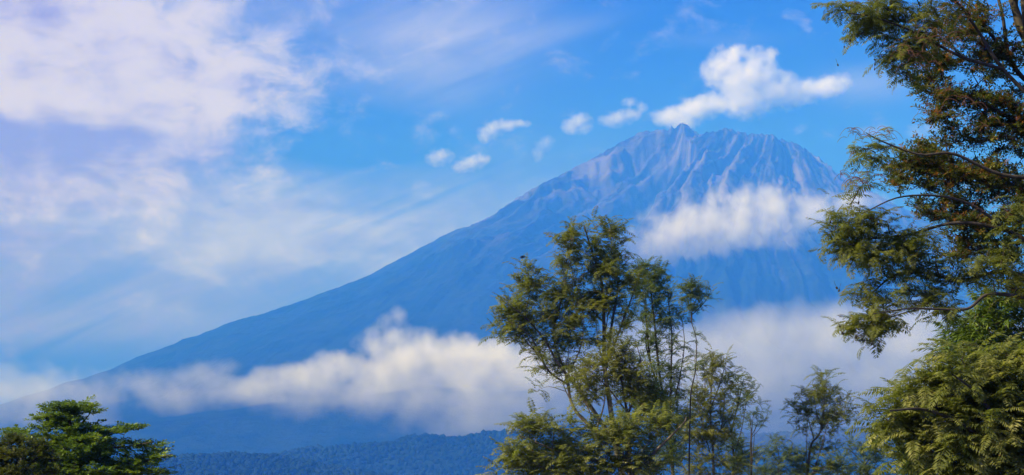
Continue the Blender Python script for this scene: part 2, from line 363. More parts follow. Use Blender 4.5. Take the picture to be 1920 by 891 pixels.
foothill('foothill_ridge', 4600, [(200, 915), (400, 868), (520, 848), (580, 836), (640, 834), (700, 829), (740, 824), (770, 815), (800, 812), (830, 815), (860, 818), (885, 812), (915, 806), (960, 808), (1050, 798),
         (1200, 806), (1400, 812), (1600, 800), (1800, 808), (2100, 830)], 520, 5, 11000, 8, 330, 1750)
foothill('valley_side', 3700, [(-500, 850), (-100, 846), (60, 848), (200, 862), (330, 852), (430, 846), (520, 850), (600, 866), (700, 884), (820, 905)], 420, 6, 6000, 7, -30, 760)

# ------------------------------------------------------------------ leaf units (length 1 along +X, up +Z)
def make_frond(n=11, wl=.30, seed=0, droop=1.0, segs=1, width=.030, a0=.35):
    R = np.random.default_rng(seed); V = []; T = []
    S = np.linspace(0, 1, 9); ang = a0 - droop * S; px_ = np.concatenate([[0], np.cumsum(np.cos(ang[:-1]) / 8)]); pz_ = np.concatenate([[0], np.cumsum(np.sin(ang[:-1]) / 8)])
    def at(s): return np.array([np.interp(s, S, px_), 0, np.interp(s, S, pz_)]), np.array([math.cos(a0 - droop * s), 0, math.sin(a0 - droop * s)])
    for i in range(8):                   # midrib, a thin folded strip
        k = len(V); wd = .007 * (1 - i / 10)
        for s in (S[i], S[i + 1]):
            p, t = at(s); V += [p + (0, wd, 0), p - (0, wd, 0)]
        T += [(k, k + 1, k + 3), (k, k + 3, k + 2)] if i < 8 else []
    for i in range(n):
        s = .10 + .90 * (i + .5) / n
        L = wl * (math.sin(math.pi * min(1, .12 + s * .86)) ** .7 + .05)
        for sd in (-1, 1):
            p, t = at(min(1, s + R.uniform(-.015, .015))); sw = R.uniform(.35, .6)
            d = np.array([0, sd, 0]) * math.cos(sw) + t * math.sin(sw) + np.array([0, 0, R.uniform(-.42, .02)])
            l = L * R.uniform(.8, 1.12); wd = width * R.uniform(.8, 1.15); up = np.cross(t, [0, 1, 0])
            if segs == 1:
                k = len(V); q = p + d * l
                V += [p, p + d * l * .45 + t * wd, q + np.array([0, 0, -.02]), p + d * l * .55 - t * wd]
                T += [(k, k + 1, k + 2), (k, k + 2, k + 3)]
            else:                        # leaflets: a pinna as a comb of little pairs
                m = segs
                for j in range(m):
                    u = (j + .6) / m; c = p + d * l * u + np.array([0, 0, -.05 * l * u * u * 4]); e = wd * 1.25 * (1 - abs(u - .45) * .8)
                    k = len(V); dn = d * l / m * .40
                    V += [c - t * e, c + dn, c + t * e, c - dn]
                    T += [(k, k + 1, k + 2), (k, k + 2, k + 3)]
    return np.array(V), np.array(T)
def leaf4(p, d, up, l, wd, V, T, bend=.12):
    side = np.cross(d, up); side /= np.linalg.norm(side) + 1e-9; k = len(V)
    V += [p, p + d * l * .5 + side * wd - up * wd * .25, p + d * l - up * bend * l, p + d * l * .5 - side * wd - up * wd * .25, p + d * l * .5]
    T += [(k, k + 1, k + 4), (k + 1, k + 2, k + 4), (k + 2, k + 3, k + 4), (k + 3, k, k + 4)]
def make_spray(seed, n=16, L=.26, wd=.062, spread=1.0, updir=.35, stem=True, hang=0.0):
    R = np.random.default_rng(seed); V = []; T = []
    for i in range(n):
        s = (i + 1) / n; p = np.array([s * .8, R.uniform(-.05, .05), .10 * s * s + R.uniform(-.04, .04)])
        th = i * 2.4 + R.uniform(-.5, .5)
        d = np.array([.35 + .5 * s, math.cos(th) * spread, math.sin(th) * spread * .55 + updir - hang]); d /= np.linalg.norm(d)
        up = np.array([R.uniform(-.4, .4), R.uniform(-.4, .4), 1.]); up /= np.linalg.norm(up)
        leaf4(p, d, up, L * R.uniform(.7, 1.2), wd * R.uniform(.8, 1.15), V, T)
    if stem:
        k = len(V); V += [np.array([0, .008, 0]), np.array([0, -.008, 0]), np.array([.85, 0, .1])]; T += [(k, k + 1, k + 2)]
    return np.array(V), np.array(T)
UNITS = {
    'frond': [make_frond(11, .20, i, (1.2, 1.5, 1.8, .9)[i], 1, .034, .5) for i in range(4)],
    'frond_near': [make_frond(14, .22, 20 + i, (1.1, 1.4, 1.8, .9)[i], 1, .026, .4) for i in range(4)],
    'oval': [make_spray(30 + i, 16, .24, .055) for i in range(4)],
    'lance': [make_spray(40 + i, 15, .62, .055, 1.0, .1, True, .75) for i in range(4)],
    'tier': [make_spray(50 + i, 18, .26, .075, 1.0, .35) for i in range(4)],
}
PROTO = {}
def proto(kind, var, mat):
    key = (kind, var, mat.name)
    if key not in PROTO:
        V, T = UNITS[kind][var]; me = npmesh(kind, V, T); me.materials.append(mat); PROTO[key] = me
    return PROTO[key]

# ------------------------------------------------------------------ tubes
def catmull(P, m=6):
    P = np.asarray(P, float); Q = np.vstack([2 * P[0] - P[1], P, 2 * P[-1] - P[-2]]); out = []
    for i in range(1, len(Q) - 2):
        for t in np.linspace(0, 1, m, endpoint=False):
            a, b, c, d = Q[i - 1], Q[i], Q[i + 1], Q[i + 2]
            out.append(.5 * (2 * b + (c - a) * t + (2 * a - 5 * b + 4 * c - d) * t * t + (3 * b - a - 3 * c + d) * t ** 3))
    out.append(Q[-2]); return np.array(out)
def tube(P, r0, r1, sides, V, Fc, cap=True):
    P = np.asarray(P, float); n = len(P); t = np.gradient(P, axis=0); t /= np.linalg.norm(t, axis=1)[:, None] + 1e-9
    ref = np.array([.0, 1., .05]) if abs(t[0, 1]) < .8 else np.array([1., 0, 0])
    s = np.cross(t, ref); s /= np.linalg.norm(s, axis=1)[:, None] + 1e-9; u = np.cross(s, t)
    rr = np.linspace(0, 1, n); rr = r0 * (1 - rr) + r1 * rr
    th = np.arange(sides) * 2 * math.pi / sides
    ring = P[:, None] + rr[:, None, None] * (np.cos(th)[None, :, None] * s[:, None] + np.sin(th)[None, :, None] * u[:, None])
    k = sum(len(v) for v in V); V.append(ring.reshape(-1, 3))
    i = np.arange(n - 1)[:, None] * sides; j = np.arange(sides)[None]; j2 = (j + 1) % sides
    Fc.append(np.stack([k + i + j, k + i + j2, k + i + sides + j2, k + i + sides + j], -1).reshape(-1, 4))
def build_tubes(name, lst, sides, mat, parent, base, kind=None):
    V, Fc = [], []
    for P, r0, r1 in lst: tube(np.asarray(P) - base, r0, r1, sides, V, Fc)
    o = link(name, npmesh(name, np.vstack(V), np.vstack(Fc), True), parent, mat)
    if kind: o['kind'] = kind
    return o

# ------------------------------------------------------------------ trees
DENS = {'frond': 2.25, 'frond_near': 1.7, 'oval': 1.4, 'lance': 1.0, 'tier': 1.15}
def tree(name, label, cat, Yd, stems, blobs, kind, mat, bark, size, dens, seed, maxparts=250, flat=1.0, group=None,
         per=4.6, depthf=.9, rootx=None, outward=.25, pitch=(-.35, 1.0), part='frond', fmat2=None, twigr=.012, jit=.12, extra=None):
    """stems: [(points in photo pixels, r0, r1, depth offset)], the first is the trunk and runs down to the ground.
       blobs: [(px, py, rx, ry, density)] leafy volumes of the crown."""
    R = np.random.default_rng(seed)
    if extra is None: extra = (10 if seed == 11 else 7 if seed in (12, 14, 15) else 4) if kind == 'frond' and seed != 13 else 0
    mpp = Yd / F
    x0, y0 = stems[0][0][0]
    b0 = ray(x0, y0, Yd); base = np.array([b0[0] if rootx is None else ray(rootx, y0, Yd)[0], Yd, 0.0])
    root = thing(name, label, cat, tuple(base), group)
    nodes = []; srad = []; first = True
    for s in stems:
        pp, r0, r1 = s[0], s[1], s[2]; off = s[3] if len(s) > 3 else 0
        n_ = len(pp)
        P = [ray(a, b, Yd + (off * (k / (n_ - 1) if not first else 0))) for k, (a, b) in enumerate(pp)]
        for k in range(1, n_):
            P[k] = P[k] + R.uniform(-.006, .006, 3) * Yd * .25
        if first:
            lo = P[0].copy(); steps = max(2, int(lo[2] / 1.5))
            P = [base * (1 - t) + lo * t + np.array([R.uniform(-.06, .06) if 0 < t else 0, 0, 0]) for t in np.linspace(0, 1, steps, endpoint=False)] + P
            P[0] = base - np.array([0, 0, .15])
        C = catmull(P, 6)
        if not first and nodes:          # start on the wood that is already there
            A = np.array(nodes); d = np.linalg.norm(A - C[0], axis=1); j = int(np.argmin(d)); 
            w_ = np.exp(-np.linspace(0, 1, len(C)) * 5)[:, None]; C = C + (A[j] - C[0]) * w_
        V, Fc = [], []; tube(C - base, r0 * (1.25 if first else 1), r1, 8 if Yd < 60 else 6, V, Fc)
        link('trunk' if first else 'limb', npmesh('trunk' if first else 'limb', np.vstack(V), np.vstack(Fc), True), root, bark)
        for c in C:
            if c[2] > .3 * C[-1][2]: nodes.append(c)
        first = False
    # slender straight limbs rising out of the lower wood into the crown
    top = min(b_[1] for b_ in blobs); 
    for _ in range(extra):
        bl = blobs[R.integers(0, len(blobs))]
        e = ray(bl[0] + R.uniform(-.4, .4) * bl[2], bl[1], Yd + R.uniform(-1, 1) * bl[2] * mpp * .7)
        A = np.array(nodes); ok = A[:, 2] < e[2] - 1.2
        if not ok.any(): continue
        d = np.hypot(A[:, 0] - e[0], A[:, 1] - e[1]) * 1.3 + np.abs((e[2] - A[:, 2]) - 3.0) * .6 + np.where(ok, 0, 1e3)
        st = A[int(np.argmin(d + R.uniform(0, .8, len(d))))]; md = (st + e) / 2 + np.array([(e[0] - st[0]) * .12, 0, -.02 * (e[2] - st[2])]) + R.uniform(-.08, .08, 3)
        C = catmull([st, md, e], 6); V, Fc = [], []; tube(C - base, .030, .009, 5, V, Fc)
        link('limb', npmesh('limb', np.vstack(V), np.vstack(Fc), True), root, bark)
        for c in C[3:]: nodes.append(c)
    # tips of the leafy twigs
    tips = []; sz = []
    for bl in blobs:
        bx, by, rx, ry = bl[:4]; dn = bl[4] if len(bl) > 4 else 1.0
        n_ = max(1, int(DENS[kind] * dens * dn * rx * ry / 100.0 + R.random()))
        for _ in range(n_):
            q = R.uniform(0, 1) ** .55; t = R.uniform(0, 2 * math.pi)
            ph = R.uniform(-1, 1); rr = q * math.sqrt(1 - (ph * .85) ** 2) * (1.08 if kind == 'frond' else 1)
            tips.append(ray(bx + rx * rr * math.cos(t), by + ry * rr * math.sin(t), Yd + ph * depthf * (rx + ry) * .5 * mpp * 1.2))
            sz.append(dn)
    tips = np.array(tips); N = np.array(nodes)
    order = np.argsort([np.min(np.linalg.norm(N - t, axis=1)) for t in tips])
    twigs = []; ends = []; nodes = list(N)
    allow = np.zeros((len(nodes) + 4 * len(tips) + 4, 3)); allow[:len(nodes)] = N; cnt = len(nodes)
    for i in order:
        t = tips[i]; A = allow[:cnt]; d = t - A
        dist = np.linalg.norm(d, axis=1); up = d[:, 2]
        cost = dist + np.where(up < 0, -up * 1.6, 0) + .25 * np.maximum(0, .25 * dist - up)
        j = int(np.argmin(cost)); a = A[j]; L = dist[j]
        mid = (a + t) / 2 + np.array([R.uniform(-jit, jit), R.uniform(-jit, jit), R.uniform(-.02, .16)]) * L
        C = catmull([a, mid, t], 3); twigs.append((C, min(.05, twigr * (1 + L * .8)), twigr * .35))
        allow[cnt] = C[2]; allow[cnt + 1] = C[4]; allow[cnt + 2] = t; cnt += 3
        ends.append((t, (t - mid) / (np.linalg.norm(t - mid) + 1e-9)))
    build_tubes('twigs', twigs, 3, bark, root, base, 'stuff')
    # leaves
    P_, R_, S_ = [], [], []
    cen = tips.mean(0)
    for (t, d) in ends:
        k = max(3, int(per * R.uniform(.7, 1.3))); a0 = R.uniform(0, 6.28)
        for q in range(k):
            az_ = a0 + q * 2.399 + R.uniform(-.35, .35)
            f = np.array([math.cos(az_), math.sin(az_), 0]) + outward * 2 * np.array([d[0], d[1], 0]); 
            az2 = math.atan2(f[1], f[0]); pt = R.uniform(*pitch) * flat
            cx, sx = math.cos(az2), math.sin(az2); cp, sp_ = math.cos(pt), math.sin(pt)
            xa = np.array([cx * cp, sx * cp, sp_]); ya = np.array([-sx, cx, 0]); rl = R.uniform(-.35, .35)
            za = np.cross(xa, ya); ya, za = ya * math.cos(rl) + za * math.sin(rl), za * math.cos(rl) - ya * math.sin(rl)
            P_.append(t - d * R.uniform(0, 1.0) * size + R.uniform(-.03, .03, 3)); R_.append(np.stack([xa, ya, za], 1)); S_.append(size * R.uniform(.6, 1.15))
    P_ = np.array(P_); R_ = np.array(R_); S_ = np.array(S_); var = R.integers(0, 4, len(P_))
    # the ones that show largest in the picture are parts of their own
    px, py = project(P_); vis = (px > -20) & (px < 1940) & (py > -20) & (py < 905)
    dens_ = np.zeros(len(P_)); G = {}
    key = np.stack([(px // 14), (py // 14)], 1).astype(int); near = P_[:, 1]
    score = np.where(vis, 0, 1e6) + near / mpp / 14.0 * .05 + R.uniform(0, .3, len(P_))
    for kk in np.argsort(near):
        c = (key[kk, 0], key[kk, 1]); G[c] = G.get(c, 0) + 1; score[kk] += G[c]
    order = np.argsort(score); npart = min(maxparts, int(vis.sum())); sel = order[:npart]; rest = order[npart:]
    for i in sel:
        o = bpy.data.objects.new(part, proto(kind, int(var[i]), mat)); COL.objects.link(o); o.parent = root
        m4 = Matrix.Identity(4); rs = R_[i] * S_[i]
        for a in range(3):
            for c in range(3): m4[a][c] = rs[a, c]
            m4[a][3] = P_[i][a] - base[a]
        o.matrix_local = m4
    VV, FF = [], []; k = 0
    for v_ in range(4):
        ii = rest[var[rest] == v_]
        if not len(ii): continue
        V, T = UNITS[kind][v_]
        W_ = np.einsum('nij,vj->nvi', R_[ii] * S_[ii][:, None, None], V) + (P_[ii] - base)[:, None]
        VV.append(W_.reshape(-1, 3)); FF.append((T[None] + k + (np.arange(len(ii)) * len(V))[:, None, None]).reshape(-1, 3)); k += len(ii) * len(V)
    if VV:
        o = link('crown', npmesh('crown', np.vstack(VV), np.vstack(FF)), root, mat); o['kind'] = 'stuff'
    print(name, 'units', len(P_), 'twigs', len(twigs))
    return root, base, ends

FEA = 'feathery trees in the middle clump'
# tall spreading tree, left and centre of the middle clump
tree('feathery_tree', 'tallest olive green feathery tree of the middle clump, pale forked limbs leaning left', 'tree', 80,
     [([(1168, 900), (1160, 840), (1148, 760), (1138, 690), (1131, 604), (1126, 525), (1106, 469), (1092, 428)], .13, .025),
      ([(1130, 880), (1112, 812), (1086, 758), (1062, 716), (1048, 690), (1020, 640), (985, 590), (960, 572)], .10, .02, -.8),
      ([(1090, 870), (1078, 812), (1066, 760), (1052, 705), (1042, 640), (1045, 570)], .085, .02, .6),
      ([(1056, 720), (1030, 690), (1005, 652), (985, 620), (950, 595)], .045, .014, -1.0),
      ([(1131, 610), (1108, 580), (1085, 540), (1068, 480)], .045, .014, .8),
      ([(1140, 700), (1150, 615), (1154, 530), (1146, 440)], .07, .016, .5),
      ([(1143, 690), (1165, 625), (1186, 545), (1200, 505)], .055, .014, -.5),
      ([(1062, 716), (1085, 650), (1098, 600)], .035, .012, -1.0),
      ([(985, 590), (988, 545), (990, 500)], .025, .008, .2),
      ([(1112, 812), (1135, 760), (1142, 700)], .045, .015, -.9)],
     [(1078, 432, 20, 14), (1070, 455, 26, 20, 1.2), (1138, 432, 24, 22, 1.5), (1140, 470, 28, 22, 1.3), (1062, 492, 32, 16), (1110, 505, 36, 30, 1.2), (1150, 515, 32, 30, 1.2), (1040, 535, 36, 18),
      (990, 498, 20, 10, .8), (985, 522, 26, 16), (998, 545, 26, 20), (955, 578, 36, 20, 1.1), (985, 600, 46, 24, 1.1), (1048, 580, 46, 34), (1100, 570, 44, 34, .9), (938, 606, 22, 10), (950, 625, 34, 14),
      (1000, 645, 44, 20, .9), (1050, 640, 36, 26, .7), (1110, 645, 36, 20, .5), (1015, 690, 22, 16, .7), (1060, 690, 44, 14, .6), (1000, 735, 14, 12, .6), (1185, 530, 26, 24, .9), (1130, 560, 26, 26, .8), (1170, 590, 30, 30, .8), (1080, 620, 50, 24, .8), (1100, 730, 40, 20, .6)],
     'frond', M_feather, M_bark, .92, 1.25, 11, 300, group=FEA)
tree('feathery_tree', 'slender dark feathery tree with several thin upright stems, just right of the tallest', 'tree', 84,
     [([(1262, 900), (1258, 800), (1240, 700), (1224, 600), (1212, 520), (1208, 500)], .08, .015),
      ([(1240, 760), (1222, 690), (1214, 640), (1222, 560), (1232, 510)], .045, .012, .6),
      ([(1259, 800), (1260, 700), (1258, 620), (1256, 550)], .05, .012, -.5),
      ([(1262, 780), (1272, 700), (1284, 640), (1276, 600)], .035, .01, .4)],
     [(1206, 502, 20, 14), (1222, 515, 34, 20, 1.1), (1210, 550, 30, 26), (1246, 550, 26, 26), (1232, 590, 32, 26, .9), (1258, 598, 22, 30, .8), (1262, 645, 26, 18, .7), (1205, 615, 20, 20, .5),
      (1235, 690, 30, 20, .7), (1270, 700, 26, 18, .7), (1262, 740, 40, 18, .8), (1205, 740, 40, 24, .9), (1230, 640, 30, 24, .8), (1225, 780, 50, 24, 1), (1265, 790, 40, 24, 1), (1260, 850, 40, 24, 1)],
     'frond', M_feather2, M_barkd, .86, 1.15, 12, 240, group=FEA)
tree('feathery_tree', 'thin stemmed feathery tree with one small tuft standing out against white cloud', 'tree', 77,
     [([(1292, 900), (1290, 800), (1298, 740), (1302, 700), (1300, 640), (1300, 600), (1306, 556)], .035, .010),
      ([(1302, 600), (1296, 570), (1288, 545)], .02, .008), ([(1303, 590), (1318, 565), (1328, 542)], .02, .008)],
     [(1308, 540, 22, 7, 1.4), (1306, 556, 26, 10, 1.4), (1304, 578, 20, 8, 1.2), (1300, 625, 8, 10, .5), (1310, 690, 10, 8, .5)],
     'frond', M_feather2, M_barkd, .66, 1.9, 13, 80, group=FEA, per=6)
tree('feathery_tree', 'yellow green feathery tree of medium height in the middle clump, beneath the tall fork', 'tree', 76,
     [([(1180, 900), (1176, 820), (1168, 750), (1158, 690), (1150, 645)], .08, .02), ([(1172, 780), (1192, 730), (1205, 690), (1196, 650)], .045, .014, -.5),
      ([(1170, 770), (1140, 730), (1110, 700)], .04, .012, -.5), ([(1176, 820), (1220, 770), (1245, 740)], .04, .012, .4)],
     [(1150, 650, 30, 22, 1.1), (1120, 680, 36, 18), (1175, 690, 44, 26, 1.1), (1215, 720, 34, 22), (1140, 720, 50, 20), (1085, 705, 36, 12, .8), (1190, 755, 50, 20), (1240, 750, 30, 16, .8), (1100, 745, 34, 12, .6)],
     'frond', M_bright, M_bark, .88, 1.15, 14, 220, group=FEA)
tree('feathery_tree', 'broad low feathery tree at the foot of the middle clump, arching pale green crown', 'tree', 70,
     [([(1192, 960), (1190, 900), (1180, 870), (1160, 840), (1130, 815)], .13, .03), ([(1188, 890), (1215, 860), (1245, 832), (1275, 800), (1288, 785)], .075, .015, -.5),
      ([(1185, 880), (1130, 868), (1070, 850), (1010, 830), (975, 815)], .06, .014, -.8), ([(1180, 868), (1178, 830), (1185, 800)], .05, .015, .4),
      ([(1190, 905), (1120, 895), (1040, 882), (960, 860)], .05, .014, -.8)],
     [(1006, 792, 34, 12), (985, 815, 44, 16, 1.1), (1055, 808, 50, 16), (1120, 808, 56, 18), (1185, 795, 54, 16, 1.1), (1235, 790, 40, 14), (950, 846, 24, 12), (965, 872, 30, 16), (1030, 850, 54, 20), (1100, 845, 60, 22),
      (1180, 830, 60, 20, .9), (1020, 885, 60, 16), (1110, 885, 60, 16, .8), (1240, 815, 34, 16, .8), (1180, 880, 60, 16, 1), (930, 892, 20, 10), (1070, 870, 70, 20), (1230, 870, 50, 20), (1000, 865, 50, 18)],
     'frond', M_pale, M_bark, .9, 1.15, 15, 260, group=FEA)
tree('feathery_tree', 'fairly open yellow tinted feathery tree right of the middle clump', 'tree', 88,
     [([(1338, 900), (1336, 840), (1334, 780), (1330, 720), (1334, 670)], .07, .015), ([(1334, 770), (1350, 720), (1358, 680)], .035, .01), ([(1335, 790), (1312, 750), (1306, 700)], .03, .01), ([(1337, 830), (1362, 790), (1378, 740)], .035, .01)],
     [(1334, 668, 34, 12, 1.1), (1326, 692, 36, 14), (1358, 690, 22, 12), (1338, 722, 44, 16), (1310, 740, 28, 14), (1362, 740, 28, 16), (1330, 765, 46, 18), (1300, 780, 40, 14, 1.2), (1360, 790, 34, 16), (1320, 815, 50, 20), (1290, 840, 30, 20, .7), (1350, 860, 50, 20, .9), (1300, 880, 44, 16), (1350, 815, 40, 24, .9), (1300, 820, 34, 24, .9), (1390, 880, 40, 14, .9)],
     'frond', M_bright, M_bark, .8, 1.15, 16, 200, group=FEA)
tree('feathery_tree', 'dark forked feathery tree with bare upright twigs, rightmost tall one of the middle clump', 'tree', 92,
     [([(1372, 905), (1372, 860), (1373, 812), (1380, 780), (1392, 745), (1400, 712)], .06, .012), ([(1375, 805), (1362, 780), (1350, 765)], .03, .01), ([(1384, 775), (1384, 745), (1380, 715)], .025, .008), ([(1390, 760), (1408, 740), (1418, 722)], .02, .008)],
     [(1400, 712, 28, 9, 1.1), (1398, 735, 32, 10), (1408, 755, 24, 12, .9), (1375, 760, 24, 12, .7), (1395, 800, 26, 12, .6), (1400, 835, 30, 12, .8), (1380, 865, 36, 18), (1410, 860, 34, 16), (1370, 835, 30, 16)],
     'frond', M_feather2, M_barkd, .72, 1.3, 17, 120, group=FEA)
tree('feathery_sapling', 'thin grey sapling with an umbrella tuft, between clump and lone tree', 'tree', 90,
     [([(1408, 905), (1409, 860), (1413, 824), (1418, 795), (1420, 775)], .03, .008), ([(1413, 822), (1406, 800), (1402, 785)], .014, .006), ([(1414, 820), (1428, 798), (1434, 785)], .014, .006)],
     [(1420, 773, 20, 5, 1.2), (1408, 786, 12, 6), (1430, 790, 14, 6), (1418, 800, 18, 6, .7)],
     'frond', M_feather2, M_barkd, .44, 2.4, 18, 60, per=5)
tree('feathery_tree', 'lone feathery tree with a rounded crown against the pale cloud, right of the clump', 'tree', 86,
     [([(1513, 915), (1517, 870), (1526, 835), (1534, 810), (1540, 760), (1541, 715)], .075, .012), ([(1528, 828), (1520, 800), (1508, 770)], .03, .01), ([(1530, 822), (1548, 795), (1566, 770)], .035, .01), ([(1534, 810), (1556, 775), (1560, 745)], .025, .009),
      ([(1536, 800), (1528, 760), (1524, 735)], .022, .008)],
     [(1540, 706, 24, 8, 1.1), (1542, 725, 40, 12, 1.1), (1514, 740, 26, 10), (1568, 742, 30, 10), (1538, 757, 54, 14, 1.1), (1506, 775, 30, 11), (1580, 768, 32, 12), (1545, 784, 62, 14, 1), (1592, 792, 22, 9), (1500, 803, 22, 9, .8), (1560, 815, 40, 12, .7), (1540, 845, 50, 12, .7), (1530, 880, 60, 16, .9)],
     'frond', M_feather, M_bark, .72, 1.35, 19, 240)
tree('feathery_tree', 'low dark bluish feathery tree left of the lone rounded one', 'tree', 110,
     [([(1462, 915), (1462, 880), (1460, 850), (1458, 830)], .05, .012), ([(1462, 870), (1446, 850), (1436, 838)], .02, .008), ([(1462, 868), (1478, 846), (1490, 832)], .02, .008)],
     [(1458, 828, 26, 8), (1440, 848, 28, 10), (1480, 845, 28, 10), (1455, 868, 48, 12), (1500, 868, 24, 12), (1460, 890, 70, 12, 1.2), (1420, 885, 24, 12), (1500, 892, 34, 10), (1480, 860, 40, 16), (1520, 850, 30, 12)],
     'frond', M_feather2, M_barkd, .8, 1.3, 20, 120)
tree('feathery_tree', 'low dark feathery tree right of the lone rounded one, spreading crown', 'tree', 105,
     [([(1618, 915), (1620, 880), (1622, 850), (1620, 835)], .06, .012), ([(1620, 872), (1598, 850), (1580, 842)], .025, .008), ([(1620, 870), (1645, 852), (1662, 848)], .025, .008)],
     [(1622, 832, 32, 8, 1.1), (1600, 846, 32, 9), (1640, 850, 34, 9, 1.1), (1580, 866, 30, 10), (1620, 868, 48, 12, 1.1), (1655, 868, 26, 10), (1560, 888, 44, 12), (1625, 890, 60, 12, 1.2)],
     'frond', M_feather2, M_barkd, .8, 1.3, 21, 160)

# right-hand side, nearer
rt, rb, ends_r = tree('pod_bearing_tree', 'tall near tree with feathery drooping boughs and dark round pods at upper right', 'tree', 38,
     [([(2060, 900), (2040, 760), (2000, 640), (1985, 500), (1975, 340), (1950, 180), (1930, 60), (1915, -120)], .26, .05),
      ([(2010, 640), (1960, 570), (1900, 550), (1850, 556), (1812, 574), (1760, 582), (1700, 580), (1640, 588)], .055, .008, -1.0),
      ([(1990, 560), (1900, 500), (1800, 520), (1730, 512), (1680, 520), (1640, 545), (1620, 560)], .05, .008, .6),
      ([(1985, 500), (1900, 440), (1800, 420), (1700, 440), (1600, 450), (1560, 460)], .05, .008, .5),
      ([(1975, 340), (1880, 330), (1790, 290), (1720, 285), (1650, 262), (1620, 245)], .045, .008, -.5),
      ([(1950, 200), (1880, 130), (1830, 50), (1780, 0), (1740, -25)], .05, .014, .5),
      ([(1880, 130), (1800, 110), (1720, 60), (1640, 30), (1580, 18)], .04, .008, -.6),
      ([(1900, 440), (1800, 380), (1700, 370), (1620, 400)], .035, .008, -.9),
      ([(1700, 580), (1660, 600), (1620, 625)], .012, .005, -.2)],
     [(1600, 14, 46, 14, 1.2), (1660, 30, 60, 24, 1.1), (1630, 60, 36, 24), (1720, 70, 60, 36, .8), (1680, 110, 50, 28, .9), (1700, 140, 34, 18, .8), (1600, 60, 20, 20, .6), (1760, 20, 60, 20, .7),
      (1630, 300, 34, 24, .9), (1610, 330, 24, 14, .6), (1600, 400, 44, 18), (1590, 440, 44, 26, 1.2), (1560, 478, 22, 8, .8), (1620, 480, 50, 26, 1.1), (1640, 410, 50, 24, .9), (1680, 460, 54, 34, .9), (1740, 470, 50, 34), (1610, 540, 34, 18, .8),
      (1640, 560, 44, 22, .8), (1600, 605, 36, 14), (1650, 610, 44, 24, 1.1), (1615, 645, 26, 10, .8), (1740, 560, 60, 26, .7), (1780, 590, 40, 14, .6), (1720, 520, 50, 20, .8), (1830, 520, 60, 26, .7), (1880, 480, 50, 30, .6), (1900, 400, 40, 30, .5), (1950, 540, 60, 40, .6), (1700, -60, 90, 40, .6), (1800, -90, 90, 60, .6), (1910, -140, 80, 60, .7), (1990, -60, 80, 60, .5), (2090, 300, 80, 80, .5), (2120, 480, 80, 60, .5), (2120, 620, 70, 50, .5)],
     'frond_near', M_feather, M_barkd, .62, .85, 31, 300, per=5, depthf=.8, flat=.8, pitch=(-.6, .7), outward=.55, rootx=2080)
tree('small_leaved_tree', 'near tree with dense small oval leaves and grey boughs in the upper right corner', 'tree', 41,
     [([(2120, 900), (2110, 700), (2080, 480), (2010, 260), (1950, 130), (1905, 20), (1880, -80)], .30, .05),
      ([(1930, 90), (1908, 40), (1914, -40), (1916, -120)], .075, .035, .2), ([(1930, 210), (1890, 120), (1875, 30), (1850, -60)], .06, .025, .3),
      ([(1895, 130), (1850, 60), (1790, 10), (1760, -20)], .045, .015, -.5), ([(2010, 260), (1920, 240), (1840, 200), (1760, 180)], .06, .012, -.6),
      ([(2060, 400), (1950, 370), (1850, 330), (1760, 310), (1700, 290)], .06, .012, .5), ([(2080, 480), (1980, 460), (1880, 430), (1800, 380)], .06, .012, .6),
      ([(2090, 560), (2000, 540), (1900, 510), (1830, 470)], .05, .012, -.4)],
     [(1800, 60, 60, 34, .9), (1760, 110, 50, 30, 1.1), (1850, 110, 50, 40, 1), (1900, 90, 26, 40, .7), (1740, 165, 36, 26, 1.1), (1800, 170, 50, 34, 1.1), (1870, 190, 54, 34, 1.2), (1910, 250, 34, 50, 1.2), (1770, 225, 40, 26, .9),
      (1840, 250, 50, 36, 1.2), (1740, 290, 60, 34, 1.1), (1690, 300, 34, 24, .9), (1700, 340, 50, 26, 1), (1780, 330, 54, 36, 1.2), (1860, 330, 60, 44, 1.2), (1910, 380, 40, 60, 1.1), (1760, 390, 60, 34, 1), (1830, 420, 60, 40, 1.2), (1880, 470, 50, 36, 1),
      (1790, 470, 50, 26, .8), (1840, 20, 44, 30, .6), (1900, 540, 40, 24, .7),
      (1980, 60, 60, 60, .6), (1970, 200, 60, 60, .7), (2030, 130, 60, 60, .6), (2000, 330, 70, 60, .7), (2080, 260, 70, 60, .6), (1990, 460, 60, 60, .7), (2120, 400, 80, 70, .6), (2160, 250, 60, 60, .5), (2080, 540, 80, 50, .6), (1900, -60, 60, 40, .6), (2000, -60, 80, 60, .6), (2090, 20, 70, 70, .6), (2200, 480, 60, 60, .5)],
     'oval', M_oval, M_barkd, .40, 1.5, 32, 300, per=6, depthf=1.1, part='leafy_twig', flat=.8, pitch=(-.6, .8), rootx=2180)
